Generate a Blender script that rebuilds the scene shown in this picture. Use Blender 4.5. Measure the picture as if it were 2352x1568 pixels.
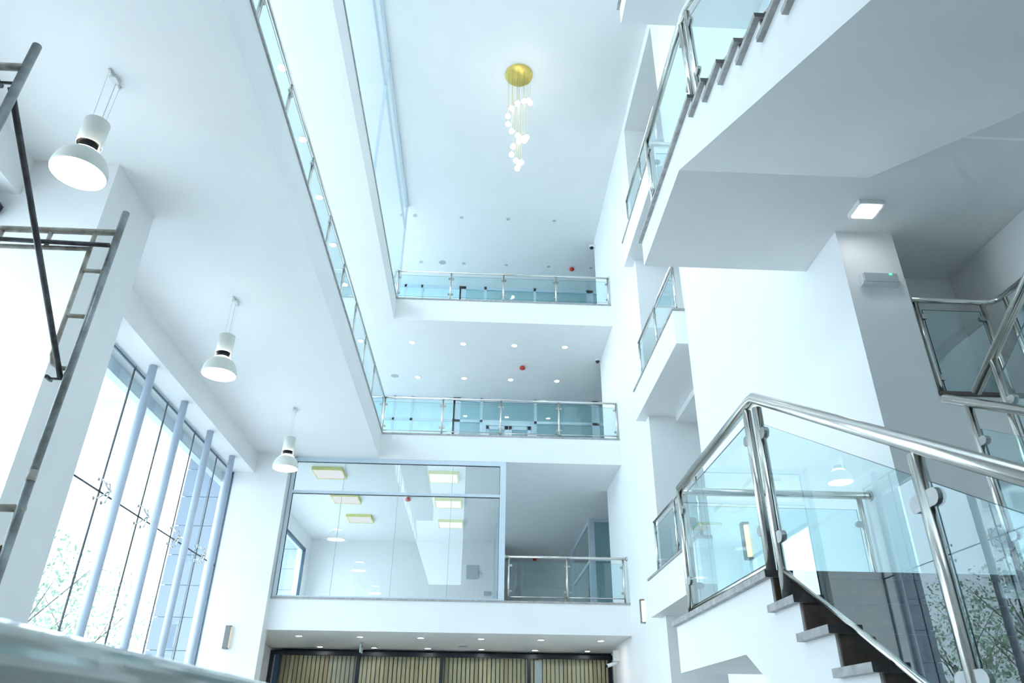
import bpy, math, random
from mathutils import Vector, Matrix

for _o in list(bpy.data.objects):
    bpy.data.objects.remove(_o, do_unlink=True)
scene = bpy.context.scene
COL = scene.collection
random.seed(7)

# ------------------------------------------------------------------ camera
PITCH, YAW, ROLL, FPX = 0.498184466, 0.04104661, 0.0122677239, 1652.61589
CAMZ = 1.35
_cy, _sy, _cp, _sp = math.cos(YAW), math.sin(YAW), math.cos(PITCH), math.sin(PITCH)
_F = Vector((_sy * _cp, _cy * _cp, _sp))
_R = Vector((_cy, -_sy, 0))
_U = _R.cross(_F)
_c, _s = math.cos(ROLL), math.sin(ROLL)
_R2 = _c * _R + _s * _U
_U2 = -_s * _R + _c * _U
cam_data = bpy.data.cameras.new('camera')
cam_data.sensor_width = 36.0
cam_data.lens = FPX / 2352 * 36.0
cam_data.clip_start = 0.05
cam_data.clip_end = 400
cam_data.dof.use_dof = True
cam_data.dof.focus_distance = 7.0
cam_data.dof.aperture_fstop = 4.0
cam = bpy.data.objects.new('camera', cam_data)
COL.objects.link(cam)
cam.matrix_world = Matrix(((_R2.x, _U2.x, -_F.x, 0), (_R2.y, _U2.y, -_F.y, 0),
                           (_R2.z, _U2.z, -_F.z, CAMZ), (0, 0, 0, 1)))
scene.camera = cam

# ------------------------------------------------------------------ world (bright overcast sky) and exposure
world = bpy.data.worlds.new('overcast_sky')
scene.world = world
world.use_nodes = True
_bg = world.node_tree.nodes['Background']
_bg.inputs['Color'].default_value = (0.75, 0.90, 1.0, 1)
_bg.inputs['Strength'].default_value = 1.0
scene.view_settings.view_transform = 'Standard'
scene.view_settings.look = 'None'
scene.view_settings.exposure = 2.88
scene.view_settings.gamma = 1.0
scene.view_settings.use_curve_mapping = False
scene.cycles.max_bounces = 10
scene.cycles.diffuse_bounces = 5
scene.cycles.use_adaptive_sampling = True
scene.cycles.adaptive_threshold = 0.05
scene.cycles.glossy_bounces = 4
scene.cycles.transparent_max_bounces = 32
scene.cycles.caustics_reflective = False
scene.cycles.caustics_refractive = False
scene.cycles.sample_clamp_indirect = 6.0

# ------------------------------------------------------------------ materials
MATS = {}


def _new(name):
    m = bpy.data.materials.new(name)
    m.use_nodes = True
    MATS[name] = m
    return m, m.node_tree.nodes, m.node_tree.links


def pbr(name, col, rough=0.5, metal=0.0, var=0.0, scale=6.0, bump=0.0, bscale=60.0, spec=0.5,
        col2=None, stretch=None, coat=0.0):
    m, n, l = _new(name)
    b = n['Principled BSDF']
    b.inputs['Roughness'].default_value = rough
    b.inputs['Metallic'].default_value = metal
    b.inputs['Specular IOR Level'].default_value = spec
    b.inputs['Coat Weight'].default_value = coat
    tc = n.new('ShaderNodeTexCoord')
    mp = n.new('ShaderNodeMapping')
    if stretch:
        mp.inputs['Scale'].default_value = stretch
    l.new(tc.outputs['Object'], mp.inputs['Vector'])
    ns = n.new('ShaderNodeTexNoise')
    ns.inputs['Scale'].default_value = scale
    ns.inputs['Detail'].default_value = 4
    l.new(mp.outputs['Vector'], ns.inputs['Vector'])
    rp = n.new('ShaderNodeValToRGB')
    c2 = col2 or tuple(max(0, c * (1 - var)) for c in col)
    rp.color_ramp.elements[0].position = 0.35
    rp.color_ramp.elements[0].color = (*c2, 1)
    rp.color_ramp.elements[1].position = 0.68
    rp.color_ramp.elements[1].color = (*col, 1)
    l.new(ns.outputs['Fac'], rp.inputs['Fac'])
    l.new(rp.outputs['Color'], b.inputs['Base Color'])
    if bump:
        nb = n.new('ShaderNodeTexNoise')
        nb.inputs['Scale'].default_value = bscale
        l.new(mp.outputs['Vector'], nb.inputs['Vector'])
        bp = n.new('ShaderNodeBump')
        bp.inputs['Strength'].default_value = bump
        bp.inputs['Distance'].default_value = 0.01
        l.new(nb.outputs['Fac'], bp.inputs['Height'])
        l.new(bp.outputs['Normal'], b.inputs['Normal'])
    return m


def emit(name, col, strength):
    m, n, l = _new(name)
    n.remove(n['Principled BSDF'])
    e = n.new('ShaderNodeEmission')
    e.inputs['Color'].default_value = (*col, 1)
    e.inputs['Strength'].default_value = strength
    l.new(e.outputs[0], n['Material Output'].inputs['Surface'])
    return m


def thin_glass(name, tint, refl=1.7, rough=0.0):
    """a thin pane: tinted see-through plus a mirror reflection that grows with the angle"""
    m, n, l = _new(name)
    n.remove(n['Principled BSDF'])
    tr = n.new('ShaderNodeBsdfTransparent')
    gl = n.new('ShaderNodeBsdfGlossy')
    gl.inputs['Roughness'].default_value = rough
    gl.inputs['Color'].default_value = (0.95, 1, 1, 1)
    geo = n.new('ShaderNodeNewGeometry')
    fr = n.new('ShaderNodeFresnel')
    fr.inputs['IOR'].default_value = 1.5
    inv = n.new('ShaderNodeMath'); inv.operation = 'SUBTRACT'
    inv.inputs[0].default_value = 1.0
    l.new(geo.outputs['Backfacing'], inv.inputs[1])
    mu = n.new('ShaderNodeMath'); mu.operation = 'MULTIPLY'
    l.new(fr.outputs[0], mu.inputs[0]); l.new(inv.outputs[0], mu.inputs[1])
    m2 = n.new('ShaderNodeMath'); m2.operation = 'MULTIPLY'; m2.use_clamp = True
    l.new(mu.outputs[0], m2.inputs[0]); m2.inputs[1].default_value = refl
    mixc = n.new('ShaderNodeMixRGB')
    mixc.inputs['Color1'].default_value = (*tint, 1)
    mixc.inputs['Color2'].default_value = (1, 1, 1, 1)
    l.new(geo.outputs['Backfacing'], mixc.inputs['Fac'])
    l.new(mixc.outputs[0], tr.inputs['Color'])
    mx = n.new('ShaderNodeMixShader')
    l.new(m2.outputs[0], mx.inputs['Fac']); l.new(tr.outputs[0], mx.inputs[1]); l.new(gl.outputs[0], mx.inputs[2])
    l.new(mx.outputs[0], n['Material Output'].inputs['Surface'])
    return m


WHITE = pbr('white_paint', (0.88, 0.885, 0.885), 0.65, var=0.02, scale=1.5, bump=0.05, bscale=90, spec=0.25)
STONE = pbr('grey_stone', (0.47, 0.46, 0.45), 0.5, var=0.35, scale=14, bump=0.15, bscale=40)
RISER = pbr('dark_brown_stone', (0.105, 0.072, 0.058), 0.35, var=0.35, scale=30)
DSTONE = pbr('dark_polished_stone', (0.07, 0.068, 0.066), 0.3, var=0.4, scale=25)
TILE = pbr('pale_floor_tile', (0.60, 0.60, 0.59), 0.25, var=0.05, scale=3)
STEEL = pbr('brushed_steel', (0.72, 0.71, 0.67), 0.19, 1.0, var=0.06, scale=30, stretch=(1, 1, 1))
CLAMP = pbr('satin_steel', (0.42, 0.42, 0.41), 0.34, 1.0, var=0.1, scale=20)
SCOV = pbr('sconce_grey', (0.20, 0.20, 0.21), 0.4)
GLASS = thin_glass('railing_glass', (0.76, 0.925, 0.945))
PANE = thin_glass('clear_pane', (0.93, 0.97, 0.98), 1.3)
TEALP = thin_glass('teal_pane', (0.50, 0.72, 0.76))
FROST = pbr('frosted_pane', (0.66, 0.84, 0.88), 0.3, spec=0.6)
EDGE = pbr('glass_edge', (0.015, 0.13, 0.15), 0.15)
ALU = pbr('pale_aluminium', (0.63, 0.72, 0.80), 0.4, spec=0.5)
BLACK = pbr('black_frame', (0.012, 0.018, 0.028), 0.4)
NAVY = pbr('navy_frame', (0.03, 0.07, 0.13), 0.4)
JOINT = pbr('black_sealant', (0.02, 0.025, 0.03), 0.6)
TIMBER = pbr('pale_timber', (0.62, 0.54, 0.30), 0.5, col2=(0.48, 0.42, 0.24), scale=5, stretch=(8, 8, 0.6))
TIMBER2 = pbr('brown_timber', (0.52, 0.40, 0.22), 0.5, col2=(0.42, 0.32, 0.17), scale=5, stretch=(8, 8, 0.6))
TUBE = pbr('pale_blue_enamel', (0.50, 0.57, 0.68), 0.35)
GALV = pbr('galvanised_steel', (0.40, 0.44, 0.45), 0.38, 0.55, col2=(0.22, 0.23, 0.23), scale=9, bump=0.2, bscale=40)
GALVD = pbr('dark_scaffold_steel', (0.13, 0.13, 0.14), 0.45, 0.6, col2=(0.06, 0.055, 0.055), scale=12, bump=0.2)
GALVW = pbr('plaster_splashed_steel', (0.62, 0.60, 0.54), 0.6, 0.1, col2=(0.34, 0.29, 0.23), scale=12, bump=0.3)
SHADE = pbr('cream_enamel', (0.74, 0.75, 0.70), 0.35)
BRASS = pbr('brass', (0.72, 0.58, 0.16), 0.35, 0.55, var=0.15, scale=8)
REDP = pbr('red_plastic', (0.55, 0.03, 0.02), 0.35)
BLKP = pbr('black_plastic', (0.015, 0.017, 0.03), 0.35)
GREYP = pbr('grey_plastic', (0.45, 0.50, 0.52), 0.35)
WHTP = pbr('white_plastic', (0.80, 0.81, 0.80), 0.4)
GREEN = pbr('sign_green', (0.05, 0.45, 0.36), 0.4)
YELLOW = pbr('yellow_edge', (0.75, 0.72, 0.25), 0.5)
COUNTER = pbr('polished_counter', (0.42, 0.50, 0.47), 0.08, col2=(0.30, 0.36, 0.33), scale=2.0, coat=0.6, spec=0.8)
CLAD = pbr('grey_cladding', (0.24, 0.30, 0.39), 0.5, var=0.1, scale=0.5)
CLADJ = pbr('cladding_base', (0.06, 0.08, 0.11), 0.7)
APT = pbr('apartment_render', (0.62, 0.66, 0.70), 0.8, var=0.05, scale=0.3)
APTW = pbr('apartment_window', (0.24, 0.29, 0.34), 0.2)
PAVE = pbr('paving', (0.60, 0.61, 0.62), 0.8, var=0.15, scale=0.4)
LEAF = pbr('leaf', (0.34, 0.44, 0.32), 0.6, col2=(0.22, 0.33, 0.22), scale=3)  # paler than real leaves, the washed-out glare is put into the colour
BARK = pbr('bark', (0.12, 0.10, 0.08), 0.8, var=0.3)
E_DOWN = emit('downlight_glow', (1.0, 0.97, 0.92), 14.0)
E_LAMP = emit('lamp_glow', (1.0, 0.97, 0.93), 2.2)
E_BULB = emit('bulb_glow', (1.0, 0.94, 0.80), 2.2)
E_SCON = emit('sconce_glow', (1.0, 0.80, 0.45), 0.3)
E_LED = emit('led_panel_glow', (0.95, 0.97, 1.0), 2.5)
E_PANEL = emit('ceiling_panel_glow', (0.95, 0.98, 1.0), 0.12)  # panels are unlit, faint emission stands in for their ceiling-bright tone
E_GREEN = emit('green_led', (0.05, 1.0, 0.35), 0.6)
for _m in (E_BULB, E_GREEN, E_DOWN, E_LAMP, E_SCON, E_PANEL, E_LED):
    _m.cycles.emission_sampling = 'NONE'


# ------------------------------------------------------------------ mesh builder
class MB:
    def __init__(s):
        s.v = []; s.f = []; s.m = []; s.sm = []

    def _add(s, vs, fs, m=0, smooth=False):
        o = len(s.v)
        s.v += [tuple(p) for p in vs]
        for i, f in enumerate(fs):
            s.f.append(tuple(o + k for k in f))
            s.m.append(m[i] if isinstance(m, (list, tuple)) else m)
            s.sm.append(smooth[i] if isinstance(smooth, (list, tuple)) else smooth)
        return s

    def box(s, x0, x1, y0, y1, z0, z1, m=0):
        v = [(x, y, z) for z in (z0, z1) for y in (y0, y1) for x in (x0, x1)]
        return s._add(v, [(0, 2, 3, 1), (4, 5, 7, 6), (0, 1, 5, 4), (2, 6, 7, 3), (0, 4, 6, 2), (1, 3, 7, 5)], m)

    def obox(s, c, ax, ay, az, m=0, em=None):
        """oriented box: centre c and three half-vectors; em = material of the four narrow sides"""
        c, ax, ay, az = map(Vector, (c, ax, ay, az))
        v = [c + i * ax + j * ay + k * az for k in (-1, 1) for j in (-1, 1) for i in (-1, 1)]
        em = m if em is None else em
        return s._add(v, [(0, 2, 3, 1), (4, 5, 7, 6), (0, 1, 5, 4), (2, 6, 7, 3), (0, 4, 6, 2), (1, 3, 7, 5)],
                      [em, em, m, m, em, em])

    def tube(s, p0, p1, r, n=16, r1=None, m=0, caps=True):
        p0, p1 = Vector(p0), Vector(p1)
        r1 = r if r1 is None else r1
        d = (p1 - p0).normalized()
        a = d.orthogonal().normalized(); b = d.cross(a)
        v = []
        for p, rr in ((p0, r), (p1, r1)):
            for i in range(n):
                t = 2 * math.pi * i / n
                v.append(p + rr * (math.cos(t) * a + math.sin(t) * b))
        fs = [(i, (i + 1) % n, n + (i + 1) % n, n + i) for i in range(n)]
        sm = [True] * n
        if caps:
            fs += [tuple(range(n))[::-1], tuple(range(n, 2 * n))]; sm += [False, False]
        return s._add(v, fs, m, sm)

    def poly(s, pts, r, n=14, m=0):
        """a tube along a polyline with mitred corners"""
        pts = [Vector(p) for p in pts]
        rings = []
        d0 = (pts[1] - pts[0]).normalized()
        a = d0.orthogonal().normalized()
        up = Vector((0, 0, 1))
        if abs(d0.z) < 0.95:
            a = (up - d0 * d0.z).normalized()
        for i, p in enumerate(pts):
            if i == 0: d = (pts[1] - p).normalized(); k = 1
            elif i == len(pts) - 1: d = (p - pts[i - 1]).normalized(); k = 1
            else:
                e0 = (p - pts[i - 1]).normalized(); e1 = (pts[i + 1] - p).normalized()
                d = (e0 + e1).normalized(); k = 1
            a = (a - d * a.dot(d)).normalized(); b = d.cross(a)
            rings.append([p + r * (math.cos(2 * math.pi * j / n) * a + math.sin(2 * math.pi * j / n) * b) for j in range(n)])
        v = [q for g in rings for q in g]
        fs = []
        for i in range(len(rings) - 1):
            for j in range(n):
                fs.append((i * n + j, i * n + (j + 1) % n, (i + 1) * n + (j + 1) % n, (i + 1) * n + j))
        sm = [True] * len(fs)
        L = (len(rings) - 1) * n
        fs += [tuple(range(n))[::-1], tuple(range(L, L + n))]; sm += [False, False]
        return s._add(v, fs, m, sm)

    def lathe(s, prof, c, n=28, m=0, smooth=True):
        """profile of (radius, z) about the vertical through c"""
        c = Vector(c); v = []; fs = []
        for r, z in prof:
            for i in range(n):
                t = 2 * math.pi * i / n
                v.append(c + Vector((r * math.cos(t), r * math.sin(t), z)))
        for k in range(len(prof) - 1):
            for i in range(n):
                fs.append((k * n + i, k * n + (i + 1) % n, (k + 1) * n + (i + 1) % n, (k + 1) * n + i))
        return s._add(v, fs, m, smooth)

    def ball(s, c, r, n=12, m=0, sz=1.0):
        prof = [(max(1e-4, r * math.sin(math.pi * k / (n // 2))), -r * sz * math.cos(math.pi * k / (n // 2))) for k in range(n // 2 + 1)]
        return s.lathe(prof, c, n, m)

    def prism(s, poly, axis, a0, a1, m=0):
        """closed polygon in the two other axes, pushed along axis"""
        n = len(poly)
        def P(p, a):
            q = list(p); q.insert(axis, a); return tuple(q)
        v = [P(p, a0) for p in poly] + [P(p, a1) for p in poly]
        fs = [tuple(range(n))[::-1], tuple(range(n, 2 * n))] + [(i, (i + 1) % n, n + (i + 1) % n, n + i) for i in range(n)]
        return s._add(v, fs, m)

    def build(s, name, mats, parent=None, loc=None, label=None, cat=None, group=None, kind=None):
        if not isinstance(mats, (list, tuple)): mats = [mats]
        base = Vector((0, 0, 0))
        if parent is not None: base = Vector(parent['_o'])
        elif loc is not None: base = Vector(loc)
        me = bpy.data.meshes.new(name)
        me.from_pydata([tuple(Vector(p) - base) for p in s.v], [], s.f)
        for mt in mats: me.materials.append(mt)
        me.polygons.foreach_set('material_index', s.m)
        me.polygons.foreach_set('use_smooth', s.sm)
        me.update()
        import bmesh
        bm = bmesh.new(); bm.from_mesh(me)
        bmesh.ops.recalc_face_normals(bm, faces=bm.faces)
        bm.to_mesh(me); bm.free()
        o = bpy.data.objects.new(name, me)
        COL.objects.link(o)
        if parent is not None: o.parent = parent
        else: o.location = base
        o['_o'] = tuple(base)
        tag(o, label, cat, group, kind)
        return o


def tag(o, label=None, cat=None, group=None, kind=None):
    if label: o['label'] = label
    if cat: o['category'] = cat
    if group: o['group'] = group
    if kind: o['kind'] = kind


def thing(name, label, cat, loc, group=None, kind=None):
    o = bpy.data.objects.new(name, None)
    o.empty_display_size = 0.1
    COL.objects.link(o)
    o.location = loc
    o['_o'] = tuple(loc)
    tag(o, label, cat, group, kind)
    return o


def struct(name, mb, mats, label, cat='structure'):
    return mb.build(name, mats, label=label, cat=cat, kind='structure')


# ------------------------------------------------------------------ key dimensions (metres)
XR, XL, YE, YP, YB = 3.5, -2.55, 17.24, 22.4, 29.0
F1, F2, F3, CEIL, SD = 4.0, 8.0, 12.02, 15.8, 0.7
XG = -5.97            # plane of the glazed wall on the left
ZB = 6.79             # underside of the window beam
XE = 9.0

# ------------------------------------------------------------------ the setting
struct('floor', MB().box(-6.2, XE, -4.2, YB, -0.2, 0), TILE, 'pale tiled ground floor of the atrium', 'floor')
MB().box(-140, 60, -90, 160, -0.4, -0.22).build('paving', PAVE, label='grey paving around the building outside the window', cat='paving', kind='structure')

# first floor slab, end of the atrium
struct('floor', MB().box(-6.2, XE, YE, YB, F1 - SD, F1 - 0.04), WHITE, 'white first floor slab edge above the timber screen', 'floor')
struct('floor', MB().box(XL, XE, YE, YB, F2 - SD, F2 - 0.04).box(-6.2, XL, -4.2, YB, F2 - SD, F2 - 0.04), WHITE,
       'white second floor slab with balcony edges on two sides', 'floor')
struct('floor', MB().box(XL, XE, YE, YB, F3 - SD, F3 - 0.04).box(-6.2, XL, -4.2, YB, F3 - SD, F3 - 0.04), WHITE,
       'white third floor slab below the chandelier ceiling', 'floor')
struct('ceiling', MB().box(-6.4, XE, -4.4, YB, CEIL, CEIL + 0.3), WHITE, 'white atrium ceiling holding the chandelier', 'ceiling')
# stone floor edges
T = 0.04
struct('trim_1', MB().box(-4.64, XR, YE - 0.03, YE + 0.3, F1 - T, F1), STONE, 'grey stone edge of the first floor', 'trim')
struct('trim_2', MB().box(XL - 0.3, XR, YE - 0.02, YE + 0.3, F2 - T, F2).box(XL - 0.3, XL + 0.02, -4, YE + 0.3, F2 - T, F2), STONE,
       'grey stone edge of the second floor balconies', 'trim')
struct('trim_3', MB().box(XL - 0.3, XR, YE - 0.02, YE + 0.3, F3 - T, F3).box(XL - 0.3, XL + 0.02, -4, YE + 0.3, F3 - T, F3), STONE,
       'grey stone edge of the third floor balconies', 'trim')

# right wall with its tall opening
YO0, YO1, ZO = 10.82, 14.03, 15.5
w = MB().box(XR, XR + 0.58, 5.72, YO0, 0, CEIL).box(XR, XR + 0.58, YO0, YO1, ZO, CEIL).box(XR, XR + 0.58, YO1, 19.45, 0, CEIL)
struct('wall_right', w, WHITE, 'tall white wall right of the atrium with a full height opening', 'wall')
struct('wall_corridor', MB().box(XR + 0.58, XE, YO1, YO1 + 0.25, 0, CEIL).box(XR + 0.58, XE, YO0 - 0.25, YO0, 0, CEIL), WHITE,
       'white side walls of the passage behind the right hand opening', 'wall')
struct('wall_east', MB().box(XE, XE + 0.3, -4.2, 25.4, 0, CEIL).box(XE, XE + 0.3, 26.6, YB, 0, CEIL).box(XE, XE + 0.3, 25.4, 26.6, 0, F1 + 0.9).box(XE, XE + 0.3, 25.4, 26.6, F2 - SD - 0.6, CEIL), WHITE, 'white outer wall with an added daylight opening at the end of the passages', 'wall')  # opening added to bring daylight into the first floor passage
struct('wall_back', MB().box(-6.2, XE, YB, YB + 0.3, 0, CEIL), WHITE, 'white wall far behind the end balconies', 'wall')
# passage slabs that poke out of the opening
for k, (z, n) in enumerate(((F1, 'first'), (F2, 'second'), (F3, 'third'))):
    struct('floor', MB().box(3.29, XE, 10.80, YO1, z - SD, z - T).box(3.29, XR, YO1, 14.35, z - SD, z - T), WHITE,
           'white %s floor slab poking out of the opening in the right wall' % n, 'floor')
    struct('trim_%d' % (4 + k), MB().box(3.265, 3.5, 10.775, 14.30, z - T, z).box(3.5, 6, 10.80, 10.9, z - T, z), STONE,
           'grey stone edge of the %s floor slab in the right opening' % n, 'trim')
    struct('ceiling', MB().box(4.08, XE, YO0, YO1, z - SD - 0.12, z - SD), WHITE,
           'lowered white ceiling strip below the %s floor passage slab' % n, 'ceiling')

# left pier and wall stub beside the window
struct('wall_pier', MB().box(-6.4, -4.47, 6.8, 7.85, 0, F2 - SD), WHITE, 'broad white pier behind the scaffold', 'wall')
struct('wall_end_pier', MB().box(-6.2, -4.67, 17.0, 17.42, 0, F2 - SD), WHITE, 'white end wall pier beside the tall window', 'wall')
struct('wall_left_beam', MB().box(-6.2, -5.47, -4.2, 6.8, ZB, F2 - SD).box(-6.2, -5.47, 7.85, 17.0, ZB, F2 - SD), WHITE,
       'white beam above the tall window', 'wall')
struct('wall_screen_side', MB().box(-6.2, -5.5, 17.42, YB, 0, F1 - SD), WHITE, 'white side wall beside the timber screen', 'wall')
struct('wall_screen_right', MB().box(3.72, XE, 21.2, 21.5, 0, F1 - SD), WHITE, 'white wall right of the timber screen', 'wall')

# stairwell shell on the right
struct('wall_stairwell', MB().box(5.15, 5.4, -4.2, 6.8, 0, CEIL).box(4.08, 5.15, 6.5, 6.8, 0, CEIL), WHITE,
       'shaded walls of the stairwell behind the pillar', 'wall')
struct('floor', MB().box(1.75, 5.15, -1.8, 0.6, F1 - SD, F1).box(1.75, 5.15, -1.8, 0.6, F2 - SD, F2).box(1.75, 5.15, -1.8, 0.6, F3 - SD, F3), WHITE,
       'white floor landings at the near end of the stairs', 'floor')  # unseen slabs, included to keep front light out of the stairwell
struct('floor', MB().box(4.08, 5.15, 5.72, 6.5, 0, 4.05, 0).box(4.95, 5.15, 1.5, 5.72, 3.75, 4.05, 0), WHITE,
       'shaded ledge behind the pillar at first floor height', 'floor')
struct('trim_7', MB().box(4.08, 5.0, 5.70, 5.78, 4.05, 4.09).box(4.91, 5.0, 1.5, 5.7, 4.05, 4.09), RISER, 'dark stone edge of the ledge behind the pillar', 'trim')


# ------------------------------------------------------------------ stairs
def flight(parent, x0, x1, nose0, z0, going, rise, n, fold_y, fold_z, slope, treads=True):
    """a flight that climbs away from the camera to its landing edge at (nose0, z0)"""
    top = []
    for k in range(n):
        yk, zk = nose0 - going * k, z0 - rise * k
        yr = yk + 0.03                          # face of the riser under this nosing
        top.append((yr, zk - 0.04))
        top.append((yr, zk - rise - 0.04))
    yb = top[-1][0]
    zb = fold_z - slope * (fold_y - yb)
    poly = [(fold_y, z0 - 0.04)] + top + [(yb, max(zb, top[-1][1] - 0.4))] + [(fold_y, fold_z)]
    MB().prism(poly, 0, x0, x1).build('flight', WHITE, parent)
    if treads:
        for k in range(1, n):
            yk, zk = nose0 - going * k, z0 - rise * k
            t = MB().box(x0 - 0.04, x1, yk, yk + going + 0.045, zk - 0.04, zk, [1, 0, 0, 0, 1, 1])
            t.build('tread', [DSTONE, STONE], parent)
        for k in range(n):
            yk, zk = nose0 - going * k, z0 - rise * k
            MB().box(x0 + 0.012, x1, yk + 0.015, yk + 0.032, zk - rise, zk - 0.04).build('riser', RISER, parent)


def landing(parent, z, zb, nose, yend, fold, xf, wide=True):
    m = MB().box(1.70, 3.5, fold, yend, zb, z - T)
    m.box(xf, 3.5, nose + 0.03, fold, zb, z - T)
    m.box(3.5, 4.08, nose + 0.03, 5.72, zb, z - T)
    m.box(4.08, 5.15, nose + 0.03, 6.5 if wide else 5.71, zb, z - T)
    m.build('landing', WHITE, parent)
    MB().box(1.66, 3.5, nose, yend + 0.02, z - T, z, [1, 0, 0, 0, 1, 1]).build('landing_edge', [DSTONE, STONE], parent)


st1 = thing('staircase', 'white lower staircase with dark brown risers and grey stone treads at bottom right', 'stairs', (2.4, 2.6, 0))
landing(st1, 2.2, 1.80, 4.24, 6.47, 4.85, 3.05, False)
flight(st1, 1.70, 3.05, 4.24, 2.2, 0.338, 0.19, 11, 4.85, 1.80, 0.555)
# second flight, climbing back towards the camera
MB().prism([(4.3, 1.80), (4.3, 2.3), (0.6, 4.15), (0.6, 3.55), (3.75, 1.80)], 0, 3.16, 4.93).build('flight', WHITE, st1)
st2 = thing('staircase', 'white upper staircase with pale soffit crossing the top right', 'stairs', (2.4, 2.6, 4))
landing(st2, 6.2, 5.85, 4.355, 6.44, 4.917, 3.45, True)
flight(st2, 1.70, 3.45, 4.355, 6.2, 0.34, 0.186, 11, 4.917, 5.85, 0.5475)
MB().prism([(4.45, 5.85), (4.45, 6.2), (0.6, 8.1), (0.6, 7.7)], 0, 3.55, 5.14).build('flight', WHITE, st2)
st3 = thing('staircase', 'white topmost stair landing seen from below at the top edge', 'stairs', (2.4, 2.6, 8))
landing(st3, 10.2, 9.86, 4.4, 6.47, 4.93, 3.45, True)
flight(st3, 1.70, 3.45, 4.4, 10.2, 0.34, 0.186, 11, 4.93, 9.86, 0.5475, False)


# ------------------------------------------------------------------ railings
def clamp(post, p, d, s, size=1.0):
    """a D-shaped glass clamp on a post; d along the run, s = +1/-1 the side"""
    d = Vector(d) * s
    d.z = 0; d.normalize()
    nrm = Vector((-d.y, d.x, 0))
    prof = [(0.0, -0.026), (0.035, -0.026)] + [(0.035 + 0.026 * math.sin(t), -0.026 * math.cos(t)) for t in (0.5, 1.05, 1.57, 2.1, 2.65)] + [(0.035, 0.026), (0.0, 0.026)]
    n = len(prof)
    p = Vector(p)
    v = [p + d * (0.020 + a * size) + Vector((0, 0, b * size)) + nrm * e for e in (-0.016, 0.016) for a, b in prof]
    fs = [tuple(range(n))[::-1], tuple(range(n, 2 * n))] + [(i, (i + 1) % n, n + (i + 1) % n, n + i) for i in range(n)]
    MB()._add(v, fs).build('clamp', CLAMP, post)


def run(t, a, b, ts, h=0.97, pr=0.024, gap=0.045, g0=0.10, g1=0.85, lower=0.075, clz=(0.22, 0.78), first=True, last=True, post0=0.0, skip=(), lr=0.011, cs=1.0):
    """posts, glass panels, clamps and a thin lower rail between the base points a and b"""
    a, b = Vector(a), Vector(b)
    d = b - a
    dh = Vector((d.x, d.y, 0)).normalized()
    posts = []
    for i, u in enumerate(ts):
        p = a + d * u
        if (i == 0 and not first) or (i == len(ts) - 1 and not last) or i in skip:
            posts.append(None); continue
        o = MB().tube(p + Vector((0, 0, -post0)), p + Vector((0, 0, h - 0.01)), pr, 14)
        posts.append(o.build('post', STEEL, t))
    L = Vector((d.x, d.y, 0)).length
    for i in range(len(ts) - 1):
        e0 = (gap / L) if True else 0
        u0, u1 = ts[i] + gap / L, ts[i + 1] - gap / L
        p0, p1 = a + d * u0, a + d * u1
        c = (p0 + p1) / 2 + Vector((0, 0, (g0 + g1) / 2))
        nrm = Vector((-dh.y, dh.x, 0))
        MB().obox(c, (p1 - p0) / 2, nrm * 0.006, Vector((0, 0, (g1 - g0) / 2)), 0, 1).build('glass_panel', [GLASS, EDGE], t)
        if lower:
            q0, q1 = a + d * ts[i] + Vector((0, 0, lower)), a + d * ts[i + 1] + Vector((0, 0, lower))
            MB().tube(q0, q1, lr, 8).build('lower_rail', STEEL, t)
        for j, sd in ((i, 1), (i + 1, -1)):
            if posts[j] is None: continue
            p = a + d * ts[j]
            for cz in clz:
                clamp(posts[j], p + Vector((0, 0, cz)), dh, sd, cs)


def flange(t, p, axis):
    p = Vector(p); ax = Vector(axis)
    MB().tube(p, p + ax * 0.02, 0.05, 18).build('flange', STEEL, t)


# end balconies
r3 = thing('railing', 'steel and glass balcony railing of the third floor end balcony', 'railing', (0.45, 17.3, F3))
run(r3, (-2.55, 17.3, F3), (3.45, 17.3, F3), (0, 0.25, 0.5, 0.75, 1.0), h=0.92, g1=0.80, lower=0, clz=(0.20, 0.72))
MB().tube((-2.6, 17.3, F3 + 0.93), (3.48, 17.3, F3 + 0.93), 0.027).build('handrail', STEEL, r3)
flange(r3, (3.5, 17.3, F3 + 0.93), (-1, 0, 0)); flange(r3, (-2.6, 17.3, F3 + 0.93), (1, 0, 0))

r2 = thing('railing', 'steel and glass balcony railing of the second floor end balcony', 'railing', (0.45, 17.3, F2))
run(r2, (-2.57, 17.3, F2), (3.46, 17.3, F2), (0, 0.25, 0.5, 0.75, 1.0), h=1.0, g1=0.88, lower=0.085, clz=(0.20, 0.80))
MB().tube((-2.57, 17.3, F2 + 1.0), (3.48, 17.3, F2 + 1.0), 0.027).build('handrail', STEEL, r2)
flange(r2, (3.5, 17.3, F2 + 1.0), (-1, 0, 0))

rl = thing('railing', 'long steel and glass railing of the left second floor balcony', 'railing', (-2.59, 10, F2))
_ys = [2.8 + 1.4 * k for k in range(10)]
_y1 = 17.25
run(rl, (-2.77, _ys[0], F2), (-2.60, _y1, F2), [(y - _ys[0]) / (_y1 - _ys[0]) for y in _ys if y < 16.9] + [1.0], h=0.98, g1=0.92, lower=0, clz=(0.22, 0.84), last=False)
MB().tube((-2.78, 2.0, F2 + 1.0), (-2.60, 17.3, F2 + 1.0), 0.027).build('handrail', STEEL, rl)

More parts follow.
